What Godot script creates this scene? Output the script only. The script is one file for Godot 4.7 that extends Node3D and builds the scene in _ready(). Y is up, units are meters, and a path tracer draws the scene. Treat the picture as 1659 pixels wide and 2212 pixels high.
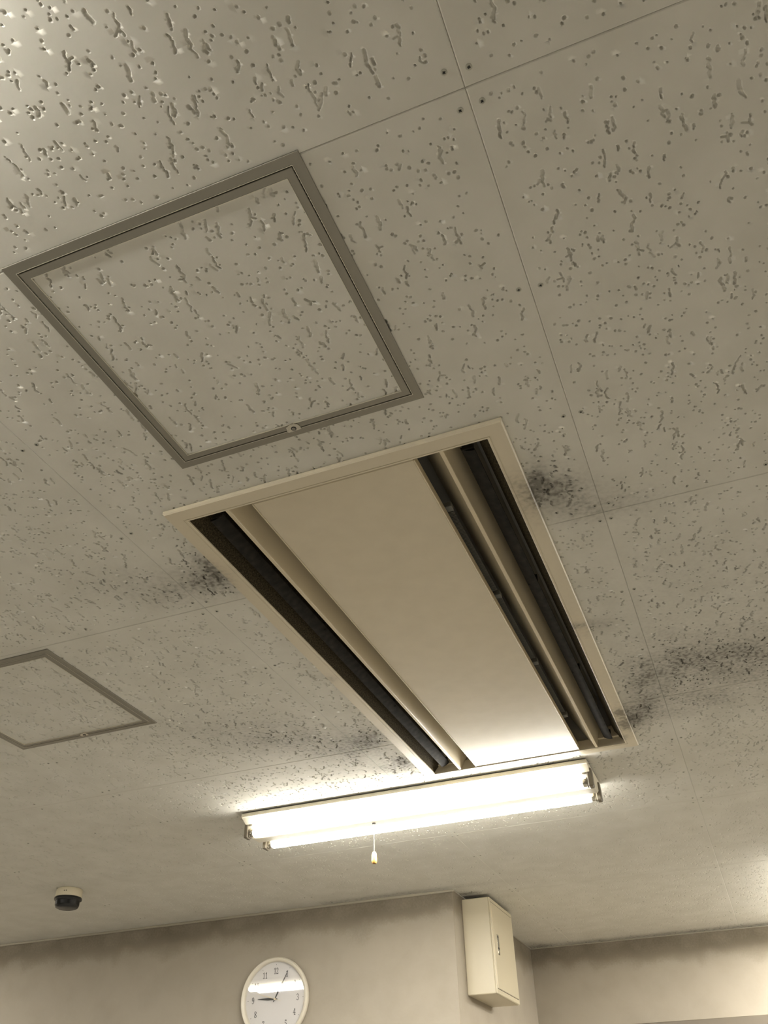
extends Node3D
# An office ceiling seen from below: screwed gypsum boards, a two-way air conditioner cassette,
# two inspection hatches, a twin fluorescent lamp, a clock wall and a breaker box in a recess.
# P(x, drop, f): metres to the right of the camera, below the ceiling, and forward of the camera.

const CEIL := 2.6
const EYE := 1.566
const PITCH := 0.91
const GX := -0.0808          # a board joint that runs forward
const GF := 0.517            # a board joint that runs across
const FRONT := 4.019         # the clock wall
const CORNER := -1.249       # where the clock wall ends and the recess begins
const FAR := 5.48            # the end wall of the recess
const LAT := 1040             # lattice steps across a board's pitted face
const EDGE := 0.0018          # the chamfered edge of a board
const X0 := -6.6
const X1 := 4.2
const F0 := -3.6

var rng := RandomNumberGenerator.new()
var M := {}
var used := {}
var pits := []               # two board patterns, each a list of [points, radius]
var screw_spots := []
var faces := {}              # pitted faces by pattern and fineness
var whole := {}              # shared meshes of them

func P(x: float, drop: float, f: float) -> Vector3:
	return Vector3(x, CEIL - drop, -f)

# ---------------------------------------------------------------- scene tree helpers
func numbered(called: String) -> String:
	var n: int = used.get(called, 0)
	used[called] = n + 1
	return called if n == 0 else "%s_%03d" % [called, n]

func tag(o: Node, label: String, category: String, group := "") -> void:
	o.set_meta("label", label)
	o.set_meta("category", category)
	if group:
		o.set_meta("group", group)

func thing(called: String, at: Vector3) -> Node3D:
	var o := Node3D.new()
	o.name = numbered(called)
	add_child(o)
	o.position = at
	return o

func structure(called: String, label: String, category: String) -> Node3D:
	var o := Node3D.new()
	o.name = called
	add_child(o)
	o.set_meta("kind", "structure")
	tag(o, label, category)
	return o

func obj(called: String, mesh: Mesh, m: Material, parent: Node, at := Vector3.ZERO) -> MeshInstance3D:
	var o := MeshInstance3D.new()
	o.name = called
	o.mesh = mesh
	o.material_override = m
	o.cast_shadow = GeometryInstance3D.SHADOW_CASTING_SETTING_ON
	parent.add_child(o, true)
	o.position = at
	return o

# ---------------------------------------------------------------- mesh helpers
func begin() -> SurfaceTool:
	var st := SurfaceTool.new()
	st.begin(Mesh.PRIMITIVE_TRIANGLES)
	return st

func tri(st: SurfaceTool, v: Array, n: Array, uv: Array, uv2: Array) -> void:
	var face: Vector3 = (v[1] - v[0]).cross(v[2] - v[0])
	var mean: Vector3 = n[0] + n[1] + n[2]
	var order := [0, 1, 2] if face.dot(mean) < 0.0 else [0, 2, 1]
	for i in order:
		st.set_normal(n[i])
		if uv:
			st.set_uv(uv[i])
		if uv2:
			st.set_uv2(uv2[i])
		st.add_vertex(v[i])

# a flat convex polygon that faces n
func flat(st: SurfaceTool, v: Array, n: Vector3, uv := [], uv2 := []) -> void:
	for i in range(1, v.size() - 1):
		var pick := func(a: Array) -> Array: return [a[0], a[i], a[i + 1]] if a else []
		tri(st, [v[0], v[i], v[i + 1]], [n, n, n], pick.call(uv), pick.call(uv2))

func quad_n(st: SurfaceTool, v: Array, n: Array) -> void:
	tri(st, [v[0], v[1], v[2]], [n[0], n[1], n[2]], [], [])
	tri(st, [v[0], v[2], v[3]], [n[0], n[2], n[3]], [], [])

# a box from a to b with all its edges chamfered by r
func bevel(st: SurfaceTool, a: Vector3, b: Vector3, r: float) -> void:
	var c := (a + b) / 2
	var h := (b - a).abs() / 2
	r = minf(r, minf(h.x, minf(h.y, h.z)) * 0.9)
	var corner := func(s: Vector3, axis: int) -> Vector3:
		var q := h - Vector3.ONE * r
		q[axis] = h[axis]
		return c + q * s
	for axis in 3:
		var u := (axis + 1) % 3
		var w := (axis + 2) % 3
		for s in [-1.0, 1.0]:
			var n := Vector3.ZERO
			n[axis] = s
			var ring := []
			for k in [[-1.0, -1.0], [1.0, -1.0], [1.0, 1.0], [-1.0, 1.0]]:
				var g := Vector3.ZERO
				g[axis] = s
				g[u] = k[0]
				g[w] = k[1]
				ring.append(corner.call(g, axis))
			flat(st, ring, n)
			for t in [-1.0, 1.0]:      # the chamfer between this axis and the next
				var g1 := Vector3.ZERO
				g1[axis] = s
				g1[u] = t
				g1[w] = -1.0
				var g2 := g1
				g2[w] = 1.0
				var nn := Vector3.ZERO
				nn[axis] = s
				nn[u] = t
				flat(st, [corner.call(g1, axis), corner.call(g2, axis), corner.call(g2, u), corner.call(g1, u)], nn.normalized())
	for sx in [-1.0, 1.0]:
		for sy in [-1.0, 1.0]:
			for sz in [-1.0, 1.0]:
				var s := Vector3(sx, sy, sz)
				flat(st, [corner.call(s, 0), corner.call(s, 1), corner.call(s, 2)], s.normalized())

func box_mesh(a: Vector3, b: Vector3, r := 0.001) -> ArrayMesh:
	var st := begin()
	bevel(st, a, b, r)
	return st.commit()

# profile: [radius, along] pairs, turned round the axis (0 = x, 1 = y, 2 = z); creases where the profile bends sharply
func lathe(st: SurfaceTool, profile: Array, seg: int, axis := 1, at := Vector3.ZERO) -> void:
	var place := func(r: float, y: float, a: float) -> Vector3:
		var q := Vector3(r * cos(a), y, r * sin(a))
		return at + (q if axis == 1 else Vector3(q.y, q.x, q.z) if axis == 0 else Vector3(q.x, q.z, q.y))
	var turn := func(nr: float, ny: float, a: float) -> Vector3:
		var q := Vector3(nr * cos(a), ny, nr * sin(a))
		return q if axis == 1 else Vector3(q.y, q.x, q.z) if axis == 0 else Vector3(q.x, q.z, q.y)
	var seg_n := []
	for i in profile.size() - 1:
		var d := Vector2(profile[i + 1][0] - profile[i][0], profile[i + 1][1] - profile[i][1]).normalized()
		seg_n.append(Vector2(d.y, -d.x))
	for i in profile.size() - 1:
		var n0: Vector2 = seg_n[i]
		var n1: Vector2 = seg_n[i]
		if i > 0 and seg_n[i - 1].dot(seg_n[i]) > 0.6:
			n0 = (seg_n[i - 1] + seg_n[i]).normalized()
		if i < seg_n.size() - 1 and seg_n[i + 1].dot(seg_n[i]) > 0.6:
			n1 = (seg_n[i + 1] + seg_n[i]).normalized()
		for k in seg:
			var a := TAU * k / seg
			var b := TAU * (k + 1) / seg
			var v := [place.call(profile[i][0], profile[i][1], a), place.call(profile[i + 1][0], profile[i + 1][1], a), place.call(profile[i + 1][0], profile[i + 1][1], b), place.call(profile[i][0], profile[i][1], b)]
			var n := [turn.call(n0.x, n0.y, a), turn.call(n1.x, n1.y, a), turn.call(n1.x, n1.y, b), turn.call(n0.x, n0.y, b)]
			if profile[i][0] > 0.0:
				if profile[i + 1][0] > 0.0:
					quad_n(st, v, n)
				else:
					tri(st, [v[0], v[1], v[3]], [n[0], n[1], n[3]], [], [])
			else:
				tri(st, [v[0], v[1], v[2]], [n[0], n[1], n[2]], [], [])

func lathe_mesh(profile: Array, seg := 32, axis := 1) -> ArrayMesh:
	var st := begin()
	lathe(st, profile, seg, axis)
	return st.commit()

# profile: [x, drop] pairs carried forward from f0 to f1 (along x instead when sideways: pairs are [f, drop]); out: which side is its outside (+1 or -1)
func carry(st: SurfaceTool, profile: Array, a: float, b: float, out: float, sideways := false, smooth := false, caps := false) -> void:
	var place := func(q: Array, t: float) -> Vector3: return P(t, q[1], q[0]) if sideways else P(q[0], q[1], t)
	var dir := func(n: Vector2) -> Vector3: return Vector3(0, -n.y, -n.x) if sideways else Vector3(n.x, -n.y, 0)
	var ns := []
	for i in profile.size() - 1:
		var d := Vector2(profile[i + 1][0] - profile[i][0], profile[i + 1][1] - profile[i][1]).normalized()
		ns.append(Vector2(d.y, -d.x) * out)
	for i in ns.size():
		var n0: Vector2 = ns[i]
		var n1: Vector2 = ns[i]
		if smooth and i > 0 and ns[i - 1].dot(ns[i]) > 0.5:
			n0 = (ns[i - 1] + ns[i]).normalized()
		if smooth and i < ns.size() - 1 and ns[i + 1].dot(ns[i]) > 0.5:
			n1 = (ns[i + 1] + ns[i]).normalized()
		quad_n(st, [place.call(profile[i], a), place.call(profile[i + 1], a), place.call(profile[i + 1], b), place.call(profile[i], b)], [dir.call(n0), dir.call(n1), dir.call(n1), dir.call(n0)])
	if caps:
		for t in [a, b]:
			var ring := []
			for q in profile:
				ring.append(place.call(q, t))
			var n := Vector3(signf(t - (a + b) / 2), 0, 0) if sideways else Vector3(0, 0, -signf(t - (a + b) / 2))
			flat(st, ring, n)

# one rail of a mitred rectangular frame; profile: [inward from the outer edge, drop]
func rail(st: SurfaceTool, r: Array, side: int, profile: Array) -> void:
	var ends := func(e: float) -> Array:
		var c := [[r[0] + e, r[2] + e], [r[1] - e, r[2] + e], [r[1] - e, r[3] - e], [r[0] + e, r[3] - e]]
		return [c[side], c[(side + 1) % 4]]
	var inward: Vector3 = [Vector3(0, 0, -1), Vector3(-1, 0, 0), Vector3(0, 0, 1), Vector3(1, 0, 0)][side]
	for i in profile.size() - 1:
		var p: Array = profile[i]
		var q: Array = profile[i + 1]
		var a: Array = ends.call(p[0])
		var b: Array = ends.call(q[0])
		var d := Vector2(q[0] - p[0], q[1] - p[1]).normalized()
		var n: Vector3 = -inward * d.y + Vector3(0, -1, 0) * d.x
		flat(st, [P(a[0][0], p[1], a[0][1]), P(a[1][0], p[1], a[1][1]), P(b[1][0], q[1], b[1][1]), P(b[0][0], q[1], b[0][1])], n)

# ---------------------------------------------------------------- materials
func mat(c: Color, rough: float, metal := 0.0, spec := 0.5) -> StandardMaterial3D:
	var m := StandardMaterial3D.new()
	m.albedo_color = c
	m.roughness = rough
	m.metallic = metal
	m.metallic_specular = spec
	return m

func noise(freq: float, kind := FastNoiseLite.TYPE_SIMPLEX_SMOOTH, octaves := 3, s := 1) -> FastNoiseLite:
	var n := FastNoiseLite.new()
	n.seed = s
	n.noise_type = kind
	n.frequency = freq
	n.fractal_octaves = octaves
	return n

# a tiling grey texture that runs from a to b
func mottle(size: int, freq: float, a: Color, b: Color, s := 1, octaves := 4) -> ImageTexture:
	var g := noise(freq, FastNoiseLite.TYPE_SIMPLEX_SMOOTH, octaves, s).get_seamless_image(size, size)
	var d := g.get_data()
	var out := PackedByteArray()
	out.resize(size * size * 3)
	for i in size * size:
		var t := d[i] / 255.0
		out[i * 3] = int(255.0 * lerpf(a.r, b.r, t))
		out[i * 3 + 1] = int(255.0 * lerpf(a.g, b.g, t))
		out[i * 3 + 2] = int(255.0 * lerpf(a.b, b.b, t))
	return ImageTexture.create_from_image(Image.create_from_data(size, size, false, Image.FORMAT_RGB8, out))

func triplanar(m: StandardMaterial3D, scale: float) -> StandardMaterial3D:
	m.uv1_triplanar = true
	m.uv1_world_triplanar = true
	m.uv1_scale = Vector3.ONE * scale
	return m

# where the pits of one board lie: round pin holes and worm-like fissures that run along the board
func pit_pattern(s: int) -> Array:
	var r := RandomNumberGenerator.new()
	r.seed = s
	var out := []
	for k in 2100:
		var q := Vector2(r.randf_range(0.016, PITCH - 0.016), r.randf_range(0.014, PITCH - 0.014))
		out.append([[q, q + Vector2(r.randf_range(-1, 1), r.randf_range(-1.6, 1.6)) * 0.0009], 0.0010 + 0.0014 * pow(r.randf(), 1.3)])
	for k in 430:
		var q := Vector2(r.randf_range(0.022, PITCH - 0.022), r.randf_range(0.02, PITCH - 0.05))
		var lean := r.randf_range(-0.4, 0.12)
		var along := 0.005 + 0.021 * pow(r.randf(), 1.5)
		var pts := [q]
		var gone := 0.0
		while gone < along:
			var step := r.randf_range(0.0022, 0.0042)
			gone += step
			q += Vector2(sin(lean) + r.randf_range(-0.7, 0.7), cos(lean)) * step
			pts.append(q)
		out.append([pts, r.randf_range(0.0012, 0.0021)])
		if r.randf() < 0.12:       # a side branch
			var b: Vector2 = pts[pts.size() / 2]
			out.append([[b, b + Vector2(r.randf_range(-0.009, 0.009), r.randf_range(-0.004, 0.006))], 0.0016])
	return out

# The pitted underside of one board as a mesh: a lattice of LAT cells a side, fine where there is a pit and coarse where it is flat.
# least: the smallest cell, in lattice steps. Positions: x and z from the board's corner, y up from its face.
func pitted_face(pattern: Array, least: int, s: int, shallow := 1.0) -> Dictionary:
	var n := LAT
	var row := n + 1
	var k := n / PITCH
	var depth := PackedFloat32Array()
	depth.resize(row * row)
	var side := n / least
	var touched := PackedByteArray()
	touched.resize(side * side)
	var r := RandomNumberGenerator.new()
	r.seed = s + 7
	for pit in pattern:
		var pts: Array = pit[0]
		var worm := pts.size() > 2
		var deep := shallow * r.randf_range(0.0022, 0.0046)
		for i in pts.size() - 1:
			var a: Vector2 = pts[i] * k
			var b: Vector2 = pts[i + 1] * k
			var rad: float = pit[1] * k * (r.randf_range(0.6, 1.35) if worm else 1.0)
			var d0 := deep * (r.randf_range(0.7, 1.2) if worm else 1.0)
			var lo := a.min(b) - Vector2.ONE * rad
			var hi := a.max(b) + Vector2.ONE * rad
			for y in range(maxi(1, floori(lo.y)), mini(n, ceili(hi.y) + 1)):
				for x in range(maxi(1, floori(lo.x)), mini(n, ceili(hi.x) + 1)):
					var q := Vector2(x, y)
					var dist := Geometry2D.get_closest_point_to_segment(q, a, b).distance_to(q) / rad
					if dist < 1.0:
						var h := d0 * (1.0 - dist * dist * dist)
						if h > depth[y * row + x]:
							depth[y * row + x] = h
						var y0 := (y - 1) / least
						var x0 := (x - 1) / least
						var y1 := mini(y / least, side - 1)
						var x1 := mini(x / least, side - 1)
						touched[y0 * side + x0] = 1
						touched[y0 * side + x1] = 1
						touched[y1 * side + x0] = 1
						touched[y1 * side + x1] = 1
	var verts := PackedVector3Array()
	var norms := PackedVector3Array()
	var uvs := PackedVector2Array()
	var idx := PackedInt32Array()
	var known := PackedInt32Array()
	known.resize(row * row)
	var inner := (PITCH - 2 * EDGE) / n
	var vert := func(x: int, y: int) -> int:
		var at := y * row + x
		if known[at] == 0:
			var gx := (depth[y * row + mini(x + 1, n)] - depth[y * row + maxi(x - 1, 0)]) * k / 2.0
			var gy := (depth[mini(y + 1, n) * row + x] - depth[maxi(y - 1, 0) * row + x]) * k / 2.0
			verts.append(Vector3(EDGE + x * inner, depth[at], -EDGE - y * inner))
			norms.append(Vector3(gx, -1.0, -gy).normalized())
			uvs.append(Vector2(float(x) / n, float(y) / n))
			known[at] = verts.size()
		return known[at] - 1
	var put := func(x: int, y: int, w: int) -> void:
		var a: int = vert.call(x, y)
		var b: int = vert.call(x + w, y)
		var c: int = vert.call(x + w, y + w)
		var d: int = vert.call(x, y + w)
		idx.append_array(PackedInt32Array([a, b, c, a, c, d]))
	# blocks of 8, 4, 2 (and 1) steps: a block without a pit is one square
	var any := [touched]
	var sizes := [least]
	while sizes[-1] < 8:
		var m: int = n / sizes[-1] / 2
		var fine: PackedByteArray = any[-1]
		var next := PackedByteArray()
		next.resize(m * m)
		for y in m:
			for x in m:
				var at := y * 2 * (m * 2) + x * 2
				if fine[at] or fine[at + 1] or fine[at + m * 2] or fine[at + m * 2 + 1]:
					next[y * m + x] = 1
		any.append(next)
		sizes.append(sizes[-1] * 2)
	var todo := []
	for y in n / 8:
		for x in n / 8:
			todo.append(Vector3i(x, y, sizes.size() - 1))
	while todo:
		var b: Vector3i = todo.pop_back()
		var w: int = sizes[b.z]
		if b.z == 0 or not any[b.z][b.y * (n / w) + b.x]:
			put.call(b.x * w, b.y * w, w)
		else:
			for q in 4:
				todo.append(Vector3i(b.x * 2 + q % 2, b.y * 2 + q / 2, b.z - 1))
	return {"v": verts, "n": norms, "uv": uvs, "i": idx}

# that face as a mesh for the board (col, row); whole: the shared one, else its own with the cut-outs left open and the soot map's second uv
func face_mesh(face: Dictionary, col: int, row: int, flip: bool, zx: float, zf: float) -> ArrayMesh:
	var v: PackedVector3Array = face.v
	var uv2 := PackedVector2Array()
	uv2.resize(v.size())
	var shut := PackedByteArray()
	shut.resize(v.size())
	for i in v.size():
		var x := GX + col * PITCH + (PITCH - v[i].x if flip else v[i].x)
		var f := GF + row * PITCH + (PITCH + v[i].z if flip else -v[i].z)
		uv2[i] = Vector2((x - zx) / (3 * PITCH), (f - zf) / (3 * PITCH))
		shut[i] = 1 if open_at(x, f) else 0
	var idx: PackedInt32Array = face.i
	var keep := PackedInt32Array()
	for t in range(0, idx.size(), 3):
		if shut[idx[t]] + shut[idx[t + 1]] + shut[idx[t + 2]] < 2:
			keep.append(idx[t])
			keep.append(idx[t + 1])
			keep.append(idx[t + 2])
	return arrays_mesh(v, face.n, face.uv, uv2, keep)

func arrays_mesh(v: PackedVector3Array, n: PackedVector3Array, uv: PackedVector2Array, uv2: PackedVector2Array, idx: PackedInt32Array) -> ArrayMesh:
	# leave out the points that no triangle uses
	var place := PackedInt32Array()
	place.resize(v.size())
	var v1 := PackedVector3Array()
	var n1 := PackedVector3Array()
	var a1 := PackedVector2Array()
	var b1 := PackedVector2Array()
	var i1 := PackedInt32Array()
	i1.resize(idx.size())
	for t in idx.size():
		var o := idx[t]
		if place[o] == 0:
			v1.append(v[o])
			n1.append(n[o])
			a1.append(uv[o])
			if uv2:
				b1.append(uv2[o])
			place[o] = v1.size()
		i1[t] = place[o] - 1
	var a := []
	a.resize(Mesh.ARRAY_MAX)
	a[Mesh.ARRAY_VERTEX] = v1
	a[Mesh.ARRAY_NORMAL] = n1
	a[Mesh.ARRAY_TEX_UV] = a1
	if uv2:
		a[Mesh.ARRAY_TEX_UV2] = b1
	a[Mesh.ARRAY_INDEX] = i1
	var m := ArrayMesh.new()
	m.add_surface_from_arrays(Mesh.PRIMITIVE_TRIANGLES, a)
	return m

# Soot and dust on the boards of a square of the ceiling from (x, f), side metres wide: grainy smears blown out of the air outlets, and dust caught in the pits there.
# smears: [x, f, half length across, half length along, turn, strength]
func soot(x: float, f: float, side: float, n: int, smears: Array, s: int) -> ImageTexture:
	var cells := 256
	var field := PackedFloat32Array()
	field.resize(cells * cells)
	var per := cells / side
	for m in smears:
		var reach: float = maxf(m[2], m[3]) * 2.3
		for cy in range(maxi(0, int((m[1] - f - reach) * per)), mini(cells, int((m[1] - f + reach) * per) + 1)):
			for cx in range(maxi(0, int((m[0] - x - reach) * per)), mini(cells, int((m[0] - x + reach) * per) + 1)):
				var q := Vector2(x + (cx + 0.5) / per - m[0], f + (cy + 0.5) / per - m[1]).rotated(-m[4])
				var e: float = q.x * q.x / (m[2] * m[2]) + q.y * q.y / (m[3] * m[3])
				field[cy * cells + cx] += 1.35 * m[5] * exp(-e)
	var grain := noise(0.09, FastNoiseLite.TYPE_SIMPLEX_SMOOTH, 4, s).get_seamless_image(512, 512).get_data()
	var cloud := noise(0.012, FastNoiseLite.TYPE_SIMPLEX_SMOOTH, 3, s + 1).get_seamless_image(512, 512).get_data()
	var d := PackedByteArray()
	d.resize(n * n * 4)
	var fine := n / cells
	for cy in cells:
		for cx in cells:
			var v00 := field[cy * cells + cx]
			var v10 := field[cy * cells + mini(cx + 1, cells - 1)]
			var v01 := field[mini(cy + 1, cells - 1) * cells + cx]
			var v11 := field[mini(cy + 1, cells - 1) * cells + mini(cx + 1, cells - 1)]
			var blank := v00 + v10 + v01 + v11 < 0.02
			for j in fine:
				var py := cy * fine + j
				var row := (py * n + cx * fine) * 4
				for i in fine:
					var at := row + i * 4
					d[at] = 52
					d[at + 1] = 45
					d[at + 2] = 34
					if not blank:
						var tx := float(i) / fine
						var v := lerpf(lerpf(v00, v10, tx), lerpf(v01, v11, tx), float(j) / fine)
						var px := cx * fine + i
						var g := grain[(py & 511) * 512 + (px & 511)] / 255.0
						var c := cloud[(py & 511) * 512 + (px & 511)] / 255.0
						d[at + 3] = int(255.0 * clampf(v * (0.45 + 0.6 * c) * (0.45 + 1.1 * g * g), 0.0, 0.74))
	# dust in the pits
	var r := RandomNumberGenerator.new()
	r.seed = s + 3
	var k := n / side
	for col in range(roundi((x - GX) / PITCH), roundi((x + side - GX) / PITCH)):
		for rowb in range(roundi((f - GF) / PITCH), roundi((f + side - GF) / PITCH)):
			var how := board_look(col, rowb)
			for pit in pits[how[0]]:
				var first := to_world(pit[0][0], col, rowb, how)
				var cell := mini(cells - 1, int((first.y - f) * per)) * cells + mini(cells - 1, int((first.x - x) * per))
				var v := clampf(field[cell] * 2.2, 0.0, 1.0)
				if r.randf() > v * (1.1 if pit[0].size() == 2 else 0.6) + 0.004 or (first.x > -0.88 and first.x < -0.19 and first.y > 1.08 and first.y < 2.64):
					continue
				var strong := int(255.0 * clampf(0.3 + v * r.randf_range(0.1, 0.6), 0.0, 0.9))
				for i in pit[0].size() - 1:
					var a: Vector2 = (to_world(pit[0][i], col, rowb, how) - Vector2(x, f)) * k
					var b: Vector2 = (to_world(pit[0][i + 1], col, rowb, how) - Vector2(x, f)) * k
					var rad: float = pit[1] * k * 0.95
					for py in range(maxi(0, int(minf(a.y, b.y) - rad)), mini(n, int(maxf(a.y, b.y) + rad) + 2)):
						for px in range(maxi(0, int(minf(a.x, b.x) - rad)), mini(n, int(maxf(a.x, b.x) + rad) + 2)):
							if Geometry2D.get_closest_point_to_segment(Vector2(px, py), a, b).distance_to(Vector2(px, py)) < rad:
								var at := (py * n + px) * 4 + 3
								d[at] = maxi(d[at], strong)
	return ImageTexture.create_from_image(Image.create_from_data(n, n, false, Image.FORMAT_RGBA8, d))

# which pattern a board carries and how it is flipped
func board_look(col: int, row: int) -> Array:
	var h := absi(col * 7 + row * 13 + col * row * 3)
	return [h % 2, (h / 2) % 2 == 1, (h / 2) % 2 == 1]

func to_world(q: Vector2, col: int, row: int, how: Array) -> Vector2:
	return Vector2(GX + col * PITCH + (PITCH - q.x if how[1] else q.x), GF + row * PITCH + (PITCH - q.y if how[2] else q.y))

# dirty wallpaper: v runs from the ceiling (0) to the floor (1), with a grimy ragged band under the ceiling
func wallpaper(s: int) -> ImageTexture:
	var w := 1024
	var h := 1024
	var cloud := noise(0.012, FastNoiseLite.TYPE_SIMPLEX_SMOOTH, 4, s).get_seamless_image(w, h).get_data()
	var grain := noise(0.2, FastNoiseLite.TYPE_SIMPLEX_SMOOTH, 3, s + 1).get_seamless_image(w, h).get_data()
	var edge := noise(0.006, FastNoiseLite.TYPE_SIMPLEX_SMOOTH, 3, s + 2).get_seamless_image(w, 64).get_data()
	var d := PackedByteArray()
	d.resize(w * h * 3)
	for y in h:
		var down := y * 2.6 / h
		for x in w:
			var at := y * w + x
			var c := cloud[at] / 255.0
			var g := grain[at] / 255.0
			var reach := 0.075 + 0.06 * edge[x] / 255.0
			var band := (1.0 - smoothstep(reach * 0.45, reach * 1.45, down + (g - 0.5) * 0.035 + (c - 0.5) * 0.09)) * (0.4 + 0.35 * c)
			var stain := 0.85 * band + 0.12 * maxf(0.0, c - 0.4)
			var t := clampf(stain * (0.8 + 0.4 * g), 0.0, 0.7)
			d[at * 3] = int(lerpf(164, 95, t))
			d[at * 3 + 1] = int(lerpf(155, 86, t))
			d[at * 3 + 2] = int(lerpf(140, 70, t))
	return ImageTexture.create_from_image(Image.create_from_data(w, h, false, Image.FORMAT_RGB8, d))

func make_materials() -> void:
	for k in 2:
		pits.append(pit_pattern(11 + k * 30))
	for k in 2:
		for least in [1, 2]:
			var face := pitted_face(pits[k], least, 3 + k)
			faces["%d%d" % [k, least]] = face
			whole["%d%d" % [k, least]] = arrays_mesh(face.v, face.n, face.uv, PackedVector2Array(), face.i)
	var worn := pitted_face(pits[0], 2, 3, 0.4)      # the smoother boards towards the far walls
	whole["far"] = arrays_mesh(worn.v, worn.n, worn.uv, PackedVector2Array(), worn.i)
	faces["far"] = worn
	var peel := mottle(512, 0.12, Color.BLACK, Color.WHITE, 6, 3)
	var tone := mottle(512, 0.012, Color(0.80, 0.79, 0.75), Color(0.84, 0.83, 0.795), 5)
	# smears blown from the two outlets, and marks on the cassette's own frame
	var vent := soot(GX - 2 * PITCH, GF, 3 * PITCH, 2048, [
		[-0.178, 1.29, 0.012, 0.06, 0.2, 0.55], [-0.165, 1.31, 0.055, 0.07, -0.4, 0.55], [-0.12, 1.37, 0.10, 0.06, 0.5, 0.32], [-0.03, 1.42, 0.13, 0.05, 0.1, 0.14],
		[-0.17, 1.87, 0.04, 0.04, 0.0, 0.3], [-0.06, 2.0, 0.12, 0.10, 0.0, 0.10],
		[-0.18, 2.47, 0.025, 0.05, 0.0, 0.95], [-0.15, 2.41, 0.06, 0.08, 0.0, 0.55], [-0.11, 2.25, 0.06, 0.12, 0.0, 0.42], [-0.03, 2.15, 0.10, 0.10, 0.4, 0.36],
		[0.12, 2.17, 0.16, 0.12, 0.2, 0.30], [0.02, 2.40, 0.14, 0.10, -0.2, 0.30], [0.25, 2.25, 0.28, 0.2, 0.0, 0.24], [0.45, 2.1, 0.3, 0.25, 0.0, 0.16], [0.05, 1.75, 0.25, 0.2, 0.0, 0.10],
		[-0.89, 1.31, 0.02, 0.07, 0.0, 0.7], [-0.93, 1.33, 0.06, 0.06, 0.3, 0.5], [-1.0, 1.35, 0.09, 0.06, -0.2, 0.26], [-1.1, 1.27, 0.11, 0.07, 0.2, 0.16],
		[-0.90, 2.49, 0.03, 0.05, 0.0, 0.8], [-0.94, 2.52, 0.06, 0.06, 0.0, 0.42], [-0.93, 2.27, 0.05, 0.08, 0.5, 0.55], [-1.0, 2.33, 0.10, 0.10, 0.0, 0.4], [-1.14, 2.2, 0.16, 0.12, 0.4, 0.3], [-1.28, 2.06, 0.22, 0.13, 0.3, 0.2], [-1.1, 2.5, 0.16, 0.08, 0.0, 0.16],
		[-0.215, 1.838, 0.022, 0.012, 0.1, 0.9], [-0.205, 2.375, 0.012, 0.02, 0.0, 1.3], [-0.207, 2.47, 0.014, 0.035, 0.0, 0.8], [-0.22, 2.555, 0.016, 0.02, 0.2, 0.5], [-0.862, 1.85, 0.02, 0.02, 0.0, 0.35],
		[-0.21, 1.26, 0.02, 0.03, 0.0, 0.08]], 21)
	# dust along the walls at the far end of the room
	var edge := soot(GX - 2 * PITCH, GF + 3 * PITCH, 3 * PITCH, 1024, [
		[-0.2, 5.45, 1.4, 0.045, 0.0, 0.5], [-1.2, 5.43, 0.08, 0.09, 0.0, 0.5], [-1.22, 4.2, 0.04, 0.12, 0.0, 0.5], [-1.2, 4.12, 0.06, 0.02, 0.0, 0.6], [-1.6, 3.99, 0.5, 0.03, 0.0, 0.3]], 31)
	for k in 2:
		for which in 3:
			var m := mat(Color.WHITE, 0.85, 0.0, 0.35)
			m.albedo_texture = tone
			m.heightmap_enabled = true
			m.heightmap_texture = peel
			m.heightmap_scale = 0.02
			if which:
				m.detail_enabled = true
				m.detail_blend_mode = BaseMaterial3D.BLEND_MODE_MIX
				m.detail_uv_layer = BaseMaterial3D.DETAIL_UV_2
				m.detail_albedo = vent if which == 1 else edge
			M["board%d%d" % [k, which]] = m
	M.frame = mat(Color(0.80, 0.76, 0.67), 0.36)
	M.frame.detail_enabled = true
	M.frame.detail_uv_layer = BaseMaterial3D.DETAIL_UV_2
	M.frame.detail_albedo = vent
	M.panel = triplanar(mat(Color.WHITE, 0.27), 1.3)
	M.panel.albedo_texture = mottle(512, 0.02, Color(0.785, 0.745, 0.655), Color(0.81, 0.77, 0.68), 8)
	M.panel_edge = mat(Color(0.80, 0.75, 0.64), 0.3)
	M.foam = triplanar(mat(Color.WHITE, 0.95, 0.0, 0.2), 6.0)
	M.foam.albedo_texture = mottle(256, 0.16, Color(0.09, 0.08, 0.06), Color(0.42, 0.38, 0.29), 10, 2)
	M.foam.heightmap_enabled = true
	M.foam.heightmap_texture = mottle(256, 0.16, Color.BLACK, Color.WHITE, 10, 2)
	M.foam.heightmap_scale = 0.12
	M.flap = triplanar(mat(Color.WHITE, 0.8, 0.0, 0.3), 5.0)
	M.flap.albedo_texture = mottle(256, 0.03, Color(0.085, 0.08, 0.07), Color(0.20, 0.187, 0.165), 12)
	M.dark = mat(Color(0.10, 0.095, 0.085), 0.8)
	M.steel = mat(Color(0.72, 0.72, 0.70), 0.5, 0.3)
	M.filter = mat(Color(0.50, 0.50, 0.48), 0.7)
	M.black = mat(Color(0.035, 0.035, 0.038), 0.7)
	M.aluminium = mat(Color(0.54, 0.525, 0.485), 0.42, 0.75)
	M.lit_lip = mat(Color(0.80, 0.78, 0.72), 0.3, 0.6)  # aluminium lips coloured lighter: the lamplight they catch is painted in
	M.chrome = mat(Color(0.75, 0.73, 0.68), 0.18, 0.9)
	M.screw = mat(Color(0.66, 0.65, 0.60), 0.5)
	M.lamp_white = mat(Color(0.80, 0.77, 0.69), 0.5)
	M.socket = mat(Color(0.44, 0.41, 0.35), 0.5)
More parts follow.
